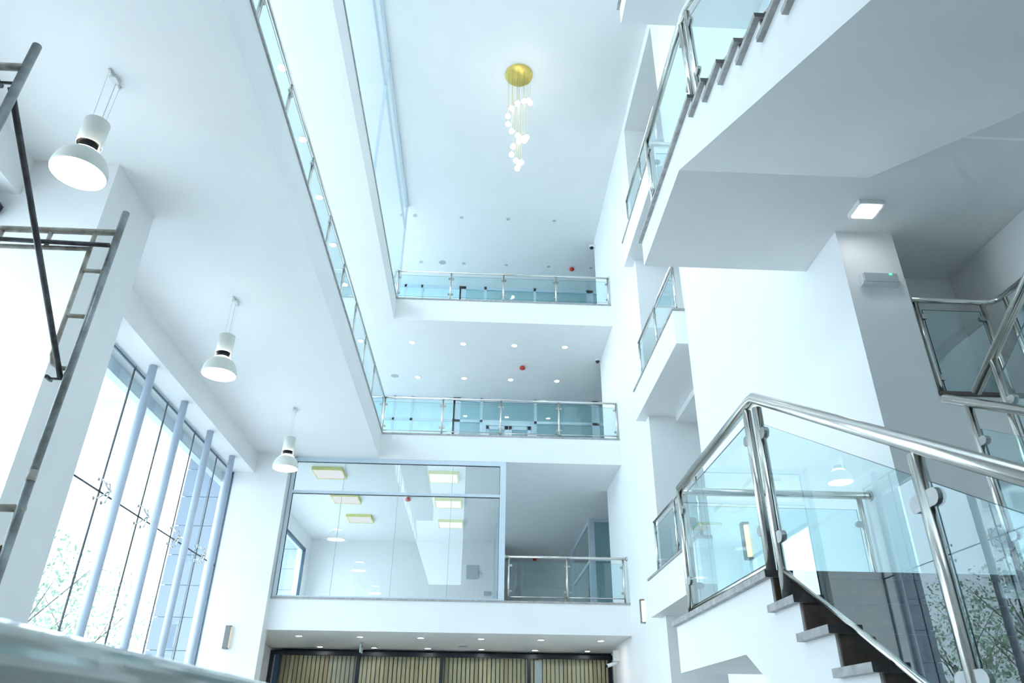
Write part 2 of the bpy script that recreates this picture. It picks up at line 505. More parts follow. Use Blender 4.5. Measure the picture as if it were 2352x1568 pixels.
r1 = thing('railing', 'short steel and glass railing right of the first floor glazed room', 'railing', (2, 17.3, F1))
run(r1, (0.70, 17.3, F1), (3.40, 17.3, F1), (0, 0.505, 1.0), h=1.0, g1=0.88, lower=0.10, clz=(0.22, 0.80))
MB().tube((0.6, 17.3, F1 + 1.0), (3.48, 17.3, F1 + 1.0), 0.03).build('handrail', STEEL, r1)
flange(r1, (3.5, 17.3, F1 + 1.0), (-1, 0, 0)); flange(r1, (0.6, 17.3, F1 + 1.0), (1, 0, 0))

# railings in the opening of the right wall
for z, nm, ya, yb, npst in ((F1, 'first', 10.9, 13.8, (0, 0.48, 1.0)), (F2, 'second', 10.86, 13.85, (0, 0.5, 1.0)), (F3, 'third', 10.86, 13.9, (0, 0.5, 1.0))):
    t = thing('railing', 'short glass railing of the %s floor passage in the right opening' % nm, 'railing', (3.38, 12.3, z))
    run(t, (3.38, ya, z), (3.38, yb, z), npst, h=0.97, g1=0.86, lower=0, clz=(0.2, 0.76))
    MB().tube((3.38, ya - 0.05, z + 0.98), (3.38, yb + 0.05, z + 0.98), 0.027).build('handrail', STEEL, t)


# stair railings
def stair_rail(t, z, nose, sl, post_ys, yfar, hr=0.037, end_x=3.47):
    X = 1.75
    ya = nose + 0.12
    run(t, (X, ya, z), (X, yfar, z), (0, 1.0), h=1.06, pr=0.030, g0=0.07, g1=0.97, lower=0.05, clz=(0.27, 0.86), lr=0.016, cs=1.25)
    # back run across the landing
    run(t, (X + 0.06, yfar + 0.06, z), (end_x - 0.08, yfar + 0.06, z), (0, 1.0), h=1.04, pr=0.024, g0=0.1, g1=0.93, lower=0, clz=(0.25, 0.8))
    # run down the flight; base line follows the nosings
    ys = [nose - 0.05] + post_ys
    y0, y1 = ys[0], ys[-1]
    zb = lambda y: z - sl * (nose - 0.05 - y) - 0.19
    a, b = Vector((X, y0, zb(y0))), Vector((X, y1, zb(y1)))
    run(t, a, b, [(y0 - y) / (y0 - y1) for y in ys], h=1.20, pr=0.031, g0=0.20, g1=1.09, lower=0.185, clz=(0.36, 1.0), lr=0.016, cs=1.3)
    kz = z + 1.10
    pts = [(X, yfar + 0.02, z + 1.07), (X, nose + 0.02, kz), (X, y1, zb(y1) + 1.21)]
    MB().poly([(X, yfar - 0.02, z + 1.065), (X, nose + 0.05, kz - 0.01), (X, nose - 0.03, kz - 0.02), (X, y1, zb(y1) + 1.215)], hr, 18).build('handrail', STEEL, t)
    MB().tube((X, yfar + 0.06, z + 1.06), (end_x, yfar + 0.06, z + 1.06), hr - 0.003, 18).build('handrail', STEEL, t)
    flange(t, (end_x + 0.03, yfar + 0.06, z + 1.06), (-1, 0, 0))


s1 = thing('railing', 'stainless steel and glass stair railing in the right foreground', 'railing', (1.75, 4.2, 2.2))
stair_rail(s1, 2.2, 4.24, 0.565, [2.70, 1.2], 6.14)
s2 = thing('railing', 'steel and glass railing of the upper stair above the pale soffit', 'railing', (1.75, 4.35, 6.2))
stair_rail(s2, 6.2, 4.355, 0.547, [2.85, 1.35], 6.0)
s3 = thing('railing', 'steel railing post on the topmost stair landing', 'railing', (1.75, 5.5, 10.2))
run(s3, (1.75, 4.5, 10.2), (1.75, 6.1, 10.2), (0, 1.0), h=1.06, pr=0.026, g0=0.07, g1=0.97, lower=0.05)
MB().tube((1.75, 4.4, 11.26), (1.75, 6.1, 11.26), 0.03).build('handrail', STEEL, s3)

# inner railings between the two lower flights
si = thing('railing', 'inner stair railing descending towards the camera at the right edge', 'railing', (3.02, 3.5, 2.0))
_zi = lambda y: 3.30 - 0.56 * (4.18 - y)
MB().tube((3.02, 4.19, _zi(4.19)), (3.02, 1.2, _zi(1.2)), 0.031, 18).build('handrail', STEEL, si)
_a, _b = Vector((3.02, 4.0, _zi(4.0) - 1.2)), Vector((3.02, 1.3, _zi(1.3) - 1.2))
run(si, _a, _b, (0, 0.33, 0.67, 1.0), h=1.2, pr=0.024, g0=0.2, g1=1.03, lower=0.185, clz=(0.36, 0.93))
so = thing('railing', 'inner stair railing climbing steeply beside the pillar at the right edge', 'railing', (3.1, 3.5, 2.2))
_zo = lambda y: 3.27 + 0.60 * (4.0 - y)
MB().tube((3.10, 4.0, _zo(4.0)), (3.10, 1.2, _zo(1.2)), 0.031, 18).build('handrail', STEEL, so)
_a, _b = Vector((3.10, 3.78, _zo(3.78) - 1.12)), Vector((3.10, 1.3, _zo(1.3) - 1.12))
run(so, _a, _b, (0, 0.5, 1.0), h=1.12, pr=0.024, g0=0.1, g1=0.98, lower=0.085, clz=(0.3, 0.82))
sb = thing('railing', 'steel and glass railing of the ledge behind the pillar', 'railing', (4.5, 5.8, 4.09))
run(sb, (4.17, 5.80, 4.07), (4.84, 5.80, 4.07), (0, 1.0), h=1.02, pr=0.024, g0=0.05, g1=0.93, lower=0.04, clz=(0.2, 0.85))
run(sb, (4.98, 5.66, 4.07), (4.98, 3.2, 4.07), (0, 0.5, 1.0), h=1.02, pr=0.024, g0=0.05, g1=0.93, lower=0.04, clz=(0.2, 0.85))
MB().poly([(4.10, 5.80, 5.11), (4.86, 5.80, 5.11), (4.93, 5.78, 5.11), (4.97, 5.73, 5.11), (4.98, 5.66, 5.11), (4.98, 3.2, 5.11)], 0.029, 16).build('handrail', STEEL, sb)

# ------------------------------------------------------------------ tall window on the left
win = thing('window_1', 'tall frameless glass wall behind the steel tubes', 'window', (XG, 12, 0), kind='structure')
YJ = [7.85, 9.76, 11.30, 12.79, 14.30, 15.77, 17.0]
ZJ = 4.60
for i in range(6):
    for z0, z1 in ((0.02, ZJ - 0.008), (ZJ + 0.008, ZB - 0.05)):
        MB().box(XG - 0.01, XG + 0.01, YJ[i] + 0.008, YJ[i + 1] - 0.008, z0, z1).build('pane', PANE, win)
for y in YJ[1:-1]:
    MB().box(XG - 0.012, XG + 0.012, y - 0.009, y + 0.009, 0.02, ZB).build('sealant_joint', JOINT, win)
MB().box(XG - 0.012, XG + 0.012, YJ[0], YJ[-1], ZJ - 0.01, ZJ + 0.01).build('sealant_joint', JOINT, win)
MB().box(XG - 0.02, XG + 0.015, YJ[0], YJ[-1], ZB - 0.05, ZB - 0.03).build('head_channel', NAVY, win)
MB().box(XG - 0.02, XG + 0.01, YJ[0], YJ[-1], ZB - 0.03, ZB).build('head_strip', ALU, win)
MB().box(XG - 0.03, XG + 0.02, YJ[-1] - 0.02, YJ[-1], 0, ZB).build('side_channel', NAVY, win)

TUBES = (9.76, 11.28, 12.79, 14.31, 15.84)
ORD = ('first', 'second', 'third', 'fourth', 'fifth')
for k, y in enumerate(TUBES):
    t = thing('support_tube', 'pale blue steel tube before the tall window, %s from the pier' % ORD[k], 'tube', (-5.66, y, 0), 'tubes before the tall window')
    MB().tube((-5.66, y, 0), (-5.66, y, ZB), 0.068, 20).build('tube', TUBE, t)
    hub = MB().tube((-5.66, y, ZJ), (-5.80, y, ZJ), 0.018, 10).ball((-5.80, y, ZJ), 0.03, 10)
    for sy in (-1, 1):
        for sz in (-1, 1):
            hub.tube((-5.80, y, ZJ), (-5.89, y + 0.13 * sy, ZJ + 0.15 * sz), 0.016, 8, 0.011)
    sp = hub.build('spider_fitting', STEEL, t)
    for sy in (-1, 1):
        for sz in (-1, 1):
            e = (y + 0.13 * sy, ZJ + 0.15 * sz)
            MB().tube((-5.88, *e), (-5.955, *e), 0.010, 8).tube((-5.945, *e), (-5.96, *e), 0.032, 12).build('bolt', STEEL, sp)

struct('wall_front', MB().box(-0.9, XE, -4.3, -4.0, 0, CEIL).box(-6.2, -0.9, -4.3, -4.0, 0, F2), WHITE, 'white unseen front wall behind the stairs, closed to cut front light', 'wall')  # unseen wall, its solid extent set to darken the stairwell
struct('wall_front_left', MB().box(-6.2, -5.9, -4.2, 3.0, 0, F2), WHITE, 'white unseen wall left of the camera, added to cut side light', 'wall')  # unseen wall added to keep side light off the pillar
# unseen glazing added for daylight: beside the scaffold, upper left, behind the camera
win2 = thing('window_2', 'added glazing beside the scaffold outside the left edge of view', 'window', (XG, 1, 0), kind='structure')
for y in (3.0, 4.27, 5.54):
    MB().box(XG - 0.01, XG + 0.01, y + 0.01, y + 1.26, 0.02, ZB).build('pane', PANE, win2)
win3 = thing('window_3', 'upper glazing added along the left side to light the atrium', 'window', (-6.1, 8, F2), kind='structure')
for zb_, zt_ in ((F2, F3 - SD), (F3, CEIL)):
    for i in range(9):
        y = -4.0 + 2.9 * i
        MB().box(-6.11, -6.09, y + 0.02, y + 2.88, zb_, zt_).build('pane', PANE, win3)
        MB().box(-6.14, -6.06, y - 0.03, y + 0.03, zb_, zt_).build('mullion', ALU, win3)
struct('wall_left_upper', MB().box(-6.2, -6.0, -4.0, 22, F2, F2 + 0.9).box(-6.2, -6.0, -4.0, 22, F3 - SD - 0.5, F3 - SD).box(-6.2, -6.0, -4.0, 22, F3, F3 + 0.9).box(-6.2, -6.0, -4.0, 22, CEIL - 0.5, CEIL), WHITE, 'white bands added across the upper left glazing to cut its light', 'wall')  # opaque bands added to dim the light from the upper glazing
win4 = thing('window_4', 'unseen front glazing added behind the camera for daylight', 'window', (-1, -4.1, 0), kind='structure')
for i in range(2):
    x = -6.0 + 2.55 * i
    MB().box(x - 0.04, x + 0.04, -4.16, -4.04, 0, CEIL).build('mullion', ALU, win4)
    for z in (2, 3):
        MB().box(x + 0.04, x + 2.51, -4.11, -4.09, z * 3.95 + 0.05, z * 3.95 + 3.9).build('pane', PANE, win4)
win5 = thing('window_5', 'side window inside the first floor glazed room', 'window', (XG, 21, F1), kind='structure')
for i in range(3):
    y = 17.8 + 2.47 * i
    MB().box(XG - 0.01, XG + 0.01, y, y + 2.45, F1, 6.78).build('pane', PANE, win5)
MB().box(XG - 0.04, XG + 0.05, 17.5, 25.25, 6.72, 6.80).build('head_channel', NAVY, win5)
MB().box(XG - 0.04, XG + 0.05, 25.2, 25.25, F1, 6.8).build('side_channel', NAVY, win5)
struct('wall_room_left', MB().box(-6.2, -5.9, 17.42, 25.2, 6.8, F2 - SD).box(-6.2, -5.9, 25.25, YB, F1, F2 - SD).box(-6.2, -5.9, YE + 0.18, 17.5, F1, 6.8), WHITE,
       'white wall round the side window of the first floor room', 'wall')

# ------------------------------------------------------------------ glazed first floor room
g1 = thing('window_6', 'large glazed screen of the first floor room', 'window', (-2, YE, F1), kind='structure')
gx = [-4.57, -3.37, -2.02, -0.72, 0.46]
ZT = 6.43
for (z0, z1) in ((F1 + 0.03, ZT - 0.03), (ZT + 0.03, 7.19)):
    for i in range(4):
        MB().box(gx[i] + 0.004, gx[i + 1] - 0.004, YE + 0.045, YE + 0.06, z0, z1).build('pane', PANE, g1)
    for x in gx[1:-1]:
        MB().box(x - 0.005, x + 0.005, YE + 0.043, YE + 0.062, z0, z1).build('sealant_joint', GREYP, g1)
MB().box(-4.645, -4.56, YE + 0.01, YE + 0.11, F1, 7.28).build('frame', ALU, g1)
MB().box(0.455, 0.60, YE + 0.01, YE + 0.11, F1, 7.30).build('frame', ALU, g1)
MB().box(-4.56, 0.455, YE + 0.01, YE + 0.11, 7.19, 7.30).build('frame', ALU, g1)
MB().box(-4.56, 0.455, YE + 0.01, YE + 0.11, ZT - 0.035, ZT + 0.035).build('transom', ALU, g1)
MB().box(-4.56, 0.455, YE + 0.02, YE + 0.05, F1, F1 + 0.035).build('frame', ALU, g1)
for a_ in ((-4.56, 0.455, 7.18, 7.19), (-4.56, 0.455, ZT - 0.045, ZT - 0.035)):
    MB().box(a_[0], a_[1], YE + 0.03, YE + 0.07, a_[2], a_[3]).build('gasket', JOINT, g1)
for x in (-4.556, 0.452):
    MB().box(x - 0.006, x + 0.006, YE + 0.03, YE + 0.07, F1 + 0.03, 7.19).build('gasket', JOINT, g1)
g2 = thing('window_7', 'glass side wall between the first floor room and the passage', 'window', (0.55, 20, F1), kind='structure')
for i in range(4):
    y = YE + 0.15 + 2.0 * i
    MB().box(0.52, 0.535, y + 0.04, y + 1.96, F1, 7.3).build('pane', PANE, g2)
    MB().box(0.50, 0.555, y + 1.96, y + 2.04, F1, 7.3).build('mullion', ALU, g2)
struct('wall_room_back', MB().box(-6.2, 0.55, 26.0, 26.2, F1, F2 - SD), WHITE, 'white back wall of the first floor glazed room', 'wall')
MB().box(-0.43, -0.02, 25.94, 26.0, 6.05, 6.5).build('wall_panel', GREYP, loc=(-0.22, 25.97, 6.05), label='square grey panel on the back wall of the glazed room', cat='panel')
MB().box(0.2, 0.42, 25.95, 26.0, 5.50, 5.64).build('wall_switch', GREYP, loc=(0.31, 25.97, 5.50), label='small grey switch plate low on the glazed room wall', cat='switch')

k = 0
names = (('front left', -3.97, 18.35), ('middle left', -3.9, 20.7), ('back left', -3.8, 22.9), ('front right', -1.0, 18.45), ('middle right', -0.95, 20.9), ('back right', -0.95, 23.3))
for nm, x, y in names:
    t = thing('ceiling_light', 'square yellow-edged ceiling light, %s in the glazed room' % nm, 'ceiling light', (x, y, 7.3), 'square ceiling lights in the glazed room')
    h = 0.36
    MB().box(x - h, x + h, y - h, y + h, 7.225, 7.235).build('diffuser', E_PANEL, t)
    f = MB()
    for a0, a1, b0, b1 in ((-h - .03, h + .03, -h - .03, -h), (-h - .03, h + .03, h, h + .03), (-h - .03, -h, -h, h), (h, h + .03, -h, h)):
        f.box(x + a0, x + a1, y + b0, y + b1, 7.215, 7.3)
    f.build('frame', YELLOW, t)

# partition in the first floor passage
gp = thing('window_8', 'teal glazed corner partition in the first floor passage', 'window', (3.44, 22.4, F1), kind='structure')
for z0, z1 in ((F1 + 0.05, 6.0), (6.1, 7.2)):
    MB().box(3.55, 8.9, 22.44, 22.46, z0, z1).build('pane', TEALP, gp)
    MB().box(3.45, 3.47, 22.5, 26.7, z0, z1).build('pane', TEALP, gp)
MB().box(3.38, 3.56, 22.38, 22.5, F1, 7.3).build('mullion', ALU, gp)
MB().box(3.56, 8.9, 22.40, 22.5, 7.2, 7.3).box(3.56, 8.9, 22.40, 22.5, 6.0, 6.1).build('transom', ALU, gp)
MB().box(3.42, 3.5, 22.5, 26.7, 7.2, 7.3).box(3.42, 3.5, 22.5, 26.7, 6.0, 6.1).build('transom', ALU, gp)
MB().box(3.38, 3.56, 26.7, 26.85, F1, 7.3).build('mullion', ALU, gp)
MB().box(3.395, 3.41, 22.9, 22.93, 4.7, 5.3).build('handle', STEEL, gp)


# back partitions of the second and third floors
def partition(name, label, z0, z1, tr):
    t = thing(name, label, 'window', (0, YP, z0), kind='structure')
    xs = [-0.91, -0.08, 1.74, 3.78]
    for i in range(3):
        for a, b in ((z0 + 0.05, tr - 0.06), (tr + 0.03, z1 - 0.12)):
            if i == 1 and a < tr - 1: continue
            MB().box(xs[i] + 0.04, xs[i + 1] - 0.04, YP + 0.04, YP + 0.055, a, b).build('pane', TEALP, t)
    for x in xs:
        wd = 0.12 if x > 3 or x < -0.5 else 0.045
        MB().box(x - wd, x + wd, YP, YP + 0.1, z0, z1).build('mullion', ALU, t)
    MB().box(-6, 6.5, YP, YP + 0.1, z1 - 0.12, z1).build('frame', ALU, t)
    MB().box(-6, 6.5, YP, YP + 0.1, tr - 0.06, tr + 0.03).build('transom', ALU, t)
    # double door
    MB().box(-0.03, 0.08, YP - 0.02, YP + 0.1, z0, tr - 0.06).box(1.60, 1.70, YP - 0.02, YP + 0.1, z0, tr - 0.06).box(0.08, 1.60, YP - 0.02, YP + 0.1, tr - 0.16, tr - 0.06).build('door_frame', ALU, t)
    for x0, x1 in ((0.09, 0.83), (0.85, 1.59)):
        d = MB().box(x0, x0 + 0.10, YP, YP + 0.06, z0 + 0.01, tr - 0.17).box(x1 - 0.12, x1, YP, YP + 0.06, z0 + 0.01, tr - 0.17).box(x0, x1, YP, YP + 0.06, tr - 0.29, tr - 0.17).box(x0, x1, YP, YP + 0.06, z0 + 0.01, z0 + 0.15).build('door', ALU, t)
        MB().box(x0 + 0.10, x1 - 0.12, YP + 0.02, YP + 0.035, z0 + 0.15, tr - 0.29).build('pane', TEALP, d)
    # paler panes on the left
    for x0, x1 in ((-6.0, -3.05), (-2.95, -2.45), (-2.40, -1.05)):
        for a, b in ((z0 + 0.05, tr - 0.06), (tr + 0.03, z1 - 0.12)):
            MB().box(x0, x1, YP + 0.03, YP + 0.05, a, b).build('pane', FROST, t)
        MB().box(x1, x1 + 0.08, YP, YP + 0.1, z0, z1).build('mullion', ALU, t)
    MB().box(3.9, 6.5, YP + 0.04, YP + 0.06, z0, z1 - 0.12).build('pane', TEALP, t)
    return t


p2 = partition('window_9', 'teal glazed partition with double door behind the second floor balcony', F2, F3 - SD, 10.50)
p3 = partition('window_10', 'teal glazed partition behind the third floor balcony', F3, CEIL, 14.6)
MB().box(1.08, 1.32, YP - 0.012, YP - 0.008, 9.62, 9.80).build('notice', WHTP, loc=(1.2, YP - 0.01, 9.6), label='small white notice on the second floor glass door', cat='notice')

# glazed wall along the left of the third floor
gl = thing('window_11', 'frosted glass wall standing on the left third floor edge', 'window', (-2.6, 8, F3), kind='structure')
YM = [-3.5, 1.5, 6.9, 12.35, 17.9]
for i in range(4):
    for a, b in ((F3, 14.92), (14.98, CEIL - 0.06)):
        MB().box(-2.61, -2.595, YM[i] + 0.03, YM[i + 1] - 0.03, a, b).build('pane', PANE, gl)
for y in YM[1:]:
    MB().box(-2.64, -2.57, y - 0.03, y + 0.03, F3, CEIL).build('mullion', ALU, gl)
MB().box(-2.64, -2.57, -3.5, 17.9, 14.92, 14.98).build('transom', ALU, gl)
MB().box(-2.64, -2.57, -3.5, 17.9, CEIL - 0.06, CEIL).build('frame', ALU, gl)

# ------------------------------------------------------------------ timber screen on the ground floor
sc = thing('timber_screen', 'black framed screen of vertical timber slats at the bottom centre', 'screen', (-0.9, 21.2, 0))
YS = 21.2
MB().box(-5.5, 3.72, YS - 0.02, YS + 0.10, 3.13, 3.23).build('frame', BLACK, sc)
MB().box(-5.5, -5.40, YS - 0.02, YS + 0.10, 0, 3.13).build('frame', BLACK, sc)
MB().box(-5.36, -5.24, YS + 0.0, YS + 0.12, 0, 3.13).build('frame', NAVY, sc)
MB().box(-5.40, -5.36, YS + 0.02, YS + 0.08, 0, 3.13).build('frame', GREYP, sc)
for x in (-3.15, -0.92, 1.44, 3.64):
    MB().box(x - 0.045, x + 0.045, YS - 0.02, YS + 0.10, 0, 3.13).build('post', BLACK, sc)
MB().box(-5.24, 3.72, YS + 0.26, YS + 0.30, 0, 3.3).build('backing', BLACK, sc)
x = -5.22
i = 0
while x < 3.7:
    if not any(abs(x + 0.05 - p) < 0.06 for p in ()):
        m_ = TIMBER2 if (i in (0, 1) or i % 7 == 3) else TIMBER
        MB().box(x, x + 0.088, YS + 0.20, YS + 0.26, 0, 3.2).build('slat', m_, sc)
    x += 0.1155; i += 1
for a, b in ((-5.24, -3.195), (-3.105, -0.965), (-0.875, 1.395), (1.485, 3.595)):
    MB().box(a, b, YS + 0.03, YS + 0.045, 0, 3.13).build('glass_panel', PANE, sc)
MB().box(1.60, 1.80, YS + 0.12, YS + 0.15, 0, 2.35).build('poster', REDP, sc)
MB().box(1.60, 1.80, YS + 0.115, YS + 0.12, 2.36, 3.1).build('poster', GREYP, sc)


# ------------------------------------------------------------------ lamps
def downlight(x, y, z, lit, label, group, r=0.075):
    t = thing('downlight', label, 'downlight', (x, y, z), group)
    MB().lathe([(r, 0.0), (r + 0.018, -0.004), (r + 0.02, -0.012), (r, -0.014), (r - 0.004, 0.0)], (x, y, z), 20).build('trim_ring', WHTP, t)
    MB().lathe([(0.0005, -0.006), (r * 0.6, -0.006), (r, -0.004)], (x, y, z), 20).build('lens', E_DOWN if lit else GREYP, t)


for r_, (y, n) in enumerate(((18.3, 'front'), (20.75, 'rear'))):
    for i in range(6):
        downlight(-4.15 + 1.42 * i + 0.03 * r_, y, F1 - SD, True, 'lit ground floor downlight, %s row, %s from the left' % (n, ('first', 'second', 'third', 'fourth', 'fifth', 'sixth')[i]), 'ground floor downlights')
for r_, (y, n) in enumerate(((18.55, 'front'), (20.88, 'rear'))):
    for i in range(4):
        downlight(-2.15 + 1.49 * i, y, F3 - SD, True, 'lit downlight above the second floor balcony, %s row, %s from the left' % (n, ORD[i]), 'second floor downlights')
for i in range(6):
    y = 8.77 + 1.70 * i if i < 5 else 18.56
    downlight(-3.64, y, F3 - SD, True, 'lit downlight over the left second floor balcony, %s from the camera' % (ORD + ('sixth',))[i], 'left balcony downlights')
for i in range(4):
    downlight(-2.39 + 1.485 * i, 18.36, CEIL, False, 'unlit downlight in the atrium ceiling, front row, %s from the left' % ORD[i], 'unlit ceiling downlights', 0.06)
for i in range(5):
    downlight(-2.36 + 1.493 * i, 20.93, CEIL, False, 'unlit downlight in the atrium ceiling, rear row, %s from the left' % ORD[i], 'unlit ceiling downlights', 0.06)

for (x, y, z, nm) in ((-2.87, 20.83, F3 - SD, 'second floor balcony ceiling'), (-1.62, 20.9, CEIL, 'atrium ceiling above the third floor'), (-0.35, 19.9, F1 - SD, 'ground floor ceiling')):
    t = thing('ceiling_speaker', 'round grey speaker grille in the %s' % nm, 'speaker', (x, y, z), 'ceiling speakers')
    MB().lathe([(0.12, 0), (0.13, -0.01), (0.118, -0.015)], (x, y, z), 24).build('rim', WHTP, t)
    MB().lathe([(0.0005, -0.012), (0.118, -0.012)], (x, y, z), 24).build('grille', GREYP, t)

for (x, y, z, nm) in ((1.15, 19.9, F3 - SD, 'above the second floor balcony'), (2.94, 20.97, CEIL, 'above the third floor balcony'), (-2.11, 20.55, 7.3, 'inside the first floor glazed room'), (2.15, 28.3, 7.3, 'at the end of the first floor passage')):
    t = thing('fire_sounder', 'red fire sounder on the ceiling %s' % nm, 'fire alarm', (x, y, z), 'red fire sounders')
    MB().lathe([(0.05, 0), (0.05, -0.03), (0.0005, -0.03)], (x, y, z), 18).build('base', REDP, t)
    MB().lathe([(0.05, -0.03), (0.085, -0.04), (0.09, -0.08), (0.06, -0.11), (0.0005, -0.115)], (x, y, z), 18).build('horn', REDP, t)

PD = ((-3.95, 5.47, 'nearest, above the scaffold'), (-3.97, 9.87, 'in the middle, above the tubes'), (-3.98, 14.22, 'farthest, beside the glazed room'))
for (x, y, nm) in PD:
    t = thing('pendant_lamp', 'cream bell pendant lamp with black collar, %s' % nm, 'pendant lamp', (x, y, 6.0), 'bell pendant lamps')
    zc = 6.0
    sh = [(0.245, 0.0), (0.252, 0.02), (0.247, 0.07), (0.232, 0.13), (0.205, 0.185), (0.165, 0.23), (0.155, 0.235)]
    MB().lathe(sh, (x, y, zc), 36).build('shade', SHADE, t)
    MB().lathe([(0.155, 0.235), (0.13, 0.262), (0.095, 0.285)], (x, y, zc), 36).build('glowing_neck', E_LAMP, t)
    MB().lathe([(0.243, 0.012), (0.12, 0.014), (0.0005, 0.014)], (x, y, zc), 36).build('diffuser', E_LAMP, t)
    MB().lathe([(0.095, 0.285), (0.085, 0.30), (0.085, 0.37), (0.0005, 0.37)], (x, y, zc), 30).build('collar', BLKP, t)
    MB().lathe([(0.112, 0.36), (0.118, 0.362), (0.118, 0.66), (0.112, 0.664), (0.0005, 0.664)], (x, y, zc), 30).build('canister', SHADE, t)
    br = MB()
    for s_ in (-1, 1):
        br.box(x + s_ * 0.112 - 0.008, x + s_ * 0.112 + 0.008, y - 0.012, y + 0.012, zc + 0.27, zc + 0.37)
    br.build('bracket', SHADE, t)
    for dx, rr in ((-0.1, 0.0025), (0.1, 0.0025), (0.035, 0.0045)):
        MB().tube((x, y + dx, zc + 0.66), (x, y + dx * 1.2, 7.29), rr, 6).build('cable', WHTP, t)
    MB().box(x - 0.035, x + 0.035, y - 0.05, y + 0.05, 7.26, 7.3).tube((x, y - 0.12, 7.3), (x, y - 0.12, 7.27), 0.015, 10).tube((x, y + 0.12, 7.3), (x, y + 0.12, 7.27), 0.015, 10).tube((x, y - 0.12, 7.285), (x, y + 0.12, 7.285), 0.012, 8).build('ceiling_mount', WHTP, t)

# chandelier
CX, CY = 0.61, 12.6
ch = thing('chandelier', 'brass disc chandelier with a spiral of glowing globes', 'chandelier', (CX, CY, CEIL))
MB().lathe([(0.0005, -0.05), (0.335, -0.05), (0.34, -0.045), (0.34, 0.0)], (CX, CY, CEIL), 48).build('ceiling_disc', BRASS, ch)
def to_world(u, v, y):
    d = _F * FPX + _R2 * (u - 1176) + _U2 * (784 - v)
    return Vector((0, 0, CAMZ)) + d * (y / d.y)
GL = ((512, 610, .18), (490, 580, .05), (435, 585, -.15), (357, 615, -.24), (290, 672, -.22), (245, 768, -.08), (245, 862, .08), (290, 948, .2),
      (362, 1000, .24), (430, 1035, .18), (470, 1018, .02), (443, 1062, -.1), (375, 1070, -.2), (305, 1130, -.16), (287, 1228, .0), (340, 1300, .16),
      (405, 1320, .12), (378, 1340, -.05), (357, 1392, -.12))
for (cx, cy, dy) in GL:
    p = to_world(1120 + cx / 5.225, 120 + cy / 5.225, CY + dy)
    c_ = MB().tube((p.x, p.y, p.z + 0.06), (p.x, p.y, CEIL - 0.05), 0.0028, 6).build('wire', BRASS, ch)
    MB().lathe([(0.0005, 0.085), (0.02, 0.085), (0.028, 0.055), (0.0005, 0.05)], p, 10).build('cap', BRASS, c_)
    MB().ball(p, 0.062, 14).build('globe', E_BULB, ch)

# wall sconces
def sconce(x, y, z, nx, label, lit=True):
    t = thing('wall_sconce', label, 'wall lamp', (x, y, z), 'slim wall sconces')
    a = 0.055
    if nx:
        MB().box(x - 0.09, x - 0.078, y - a, y + a, z - 0.22, z + 0.22).box(x - 0.09, x, y - a, y + a, z - 0.235, z - 0.215).box(x - 0.09, x, y - a, y + a, z + 0.215, z + 0.235).build('cover', SCOV, t)
        MB().box(x - 0.05, x - 0.01, y - a + 0.012, y + a - 0.012, z - 0.20, z + 0.20).build('tube_light', E_SCON if lit else WHTP, t)
    else:
        MB().box(x - a, x + a, y - 0.09, y - 0.06, z - 0.22, z + 0.22).box(x - a, x + a, y - 0.09, y, z - 0.235, z - 0.215).box(x - a, x + a, y - 0.09, y, z + 0.215, z + 0.235).build('cover', SCOV, t)
        MB().box(x - a + .03, x + a - .03, y - 0.055, y - 0.01, z - 0.21, z + 0.21).build('tube_light', E_SCON, t)


sconce(XR, 15.8, 3.62, True, 'glowing slim wall sconce on the far right wall below the first floor')
sconce(XR, 9.28, 3.57, True, 'glowing slim wall sconce behind the stair railing glass')
sconce(-5.38, 17.0, 3.10, False, 'slim wall sconce on the end pier beside the tall window')

# square light under the upper landing, emergency light on the pillar
t = thing('square_ceiling_light', 'lit square light under the upper stair landing', 'ceiling light', (3.62, 5.33, 5.85))
MB().box(3.50, 3.75, 5.21, 5.45, 5.80, 5.85).build('housing', WHTP, t)
MB().box(3.525, 3.725, 5.235, 5.425, 5.794, 5.80).build('diffuser', E_LED, t)
t = thing('emergency_light', 'grey emergency light with green indicator on the pillar', 'emergency light', (3.8, 5.7, 5.2))
MB().prism([(5.72, 5.19), (5.66, 5.20), (5.65, 5.22), (5.65, 5.30), (5.66, 5.32), (5.72, 5.33)], 0, 3.62, 3.985).build('housing', WHTP, t)
MB().box(3.64, 3.965, 5.643, 5.652, 5.212, 5.308).build('diffuser', GREYP, t)
MB().box(3.885, 3.91, 5.638, 5.645, 5.29, 5.306).build('indicator', E_GREEN, t)

# cameras, sign, wall speaker
for (x, y, z, nm) in ((3.44, 19.3, 15.5, 'third floor'), (3.44, 19.3, 11.28, 'second floor')):
    t = thing('dome_camera', 'white dome camera high on the right wall of the %s' % nm, 'camera', (x, y, z), 'dome cameras')
    MB().box(x + 0.0, XR, y - 0.05, y + 0.05, z - 0.02, z + 0.08).lathe([(0.0005, 0.08), (0.07, 0.07), (0.085, 0.0), (0.075, -0.015)], (x - 0.05, y, z), 18).build('housing', WHTP, t)
    MB().lathe([(0.068, -0.01), (0.055, -0.05), (0.03, -0.072), (0.0005, -0.078)], (x - 0.05, y, z), 18).build('dome', BLKP, t)
t = thing('bullet_camera', 'white bullet camera with junction box beside the timber screen', 'camera', (3.45, 19.1, 2.9))
MB().box(3.36, 3.5, 19.0, 19.14, 2.92, 3.16).build('junction_box', WHTP, t)
MB().tube((3.43, 19.0, 2.88), (3.18, 18.93, 2.80), 0.042, 14).build('body', WHTP, t)
MB().tube((3.18, 18.93, 2.80), (3.165, 18.925, 2.795), 0.036, 14).build('lens', BLKP, t)
MB().tube((3.45, 19.05, 2.93), (3.36, 18.98, 2.87), 0.016, 8).build('bracket', WHTP, t)
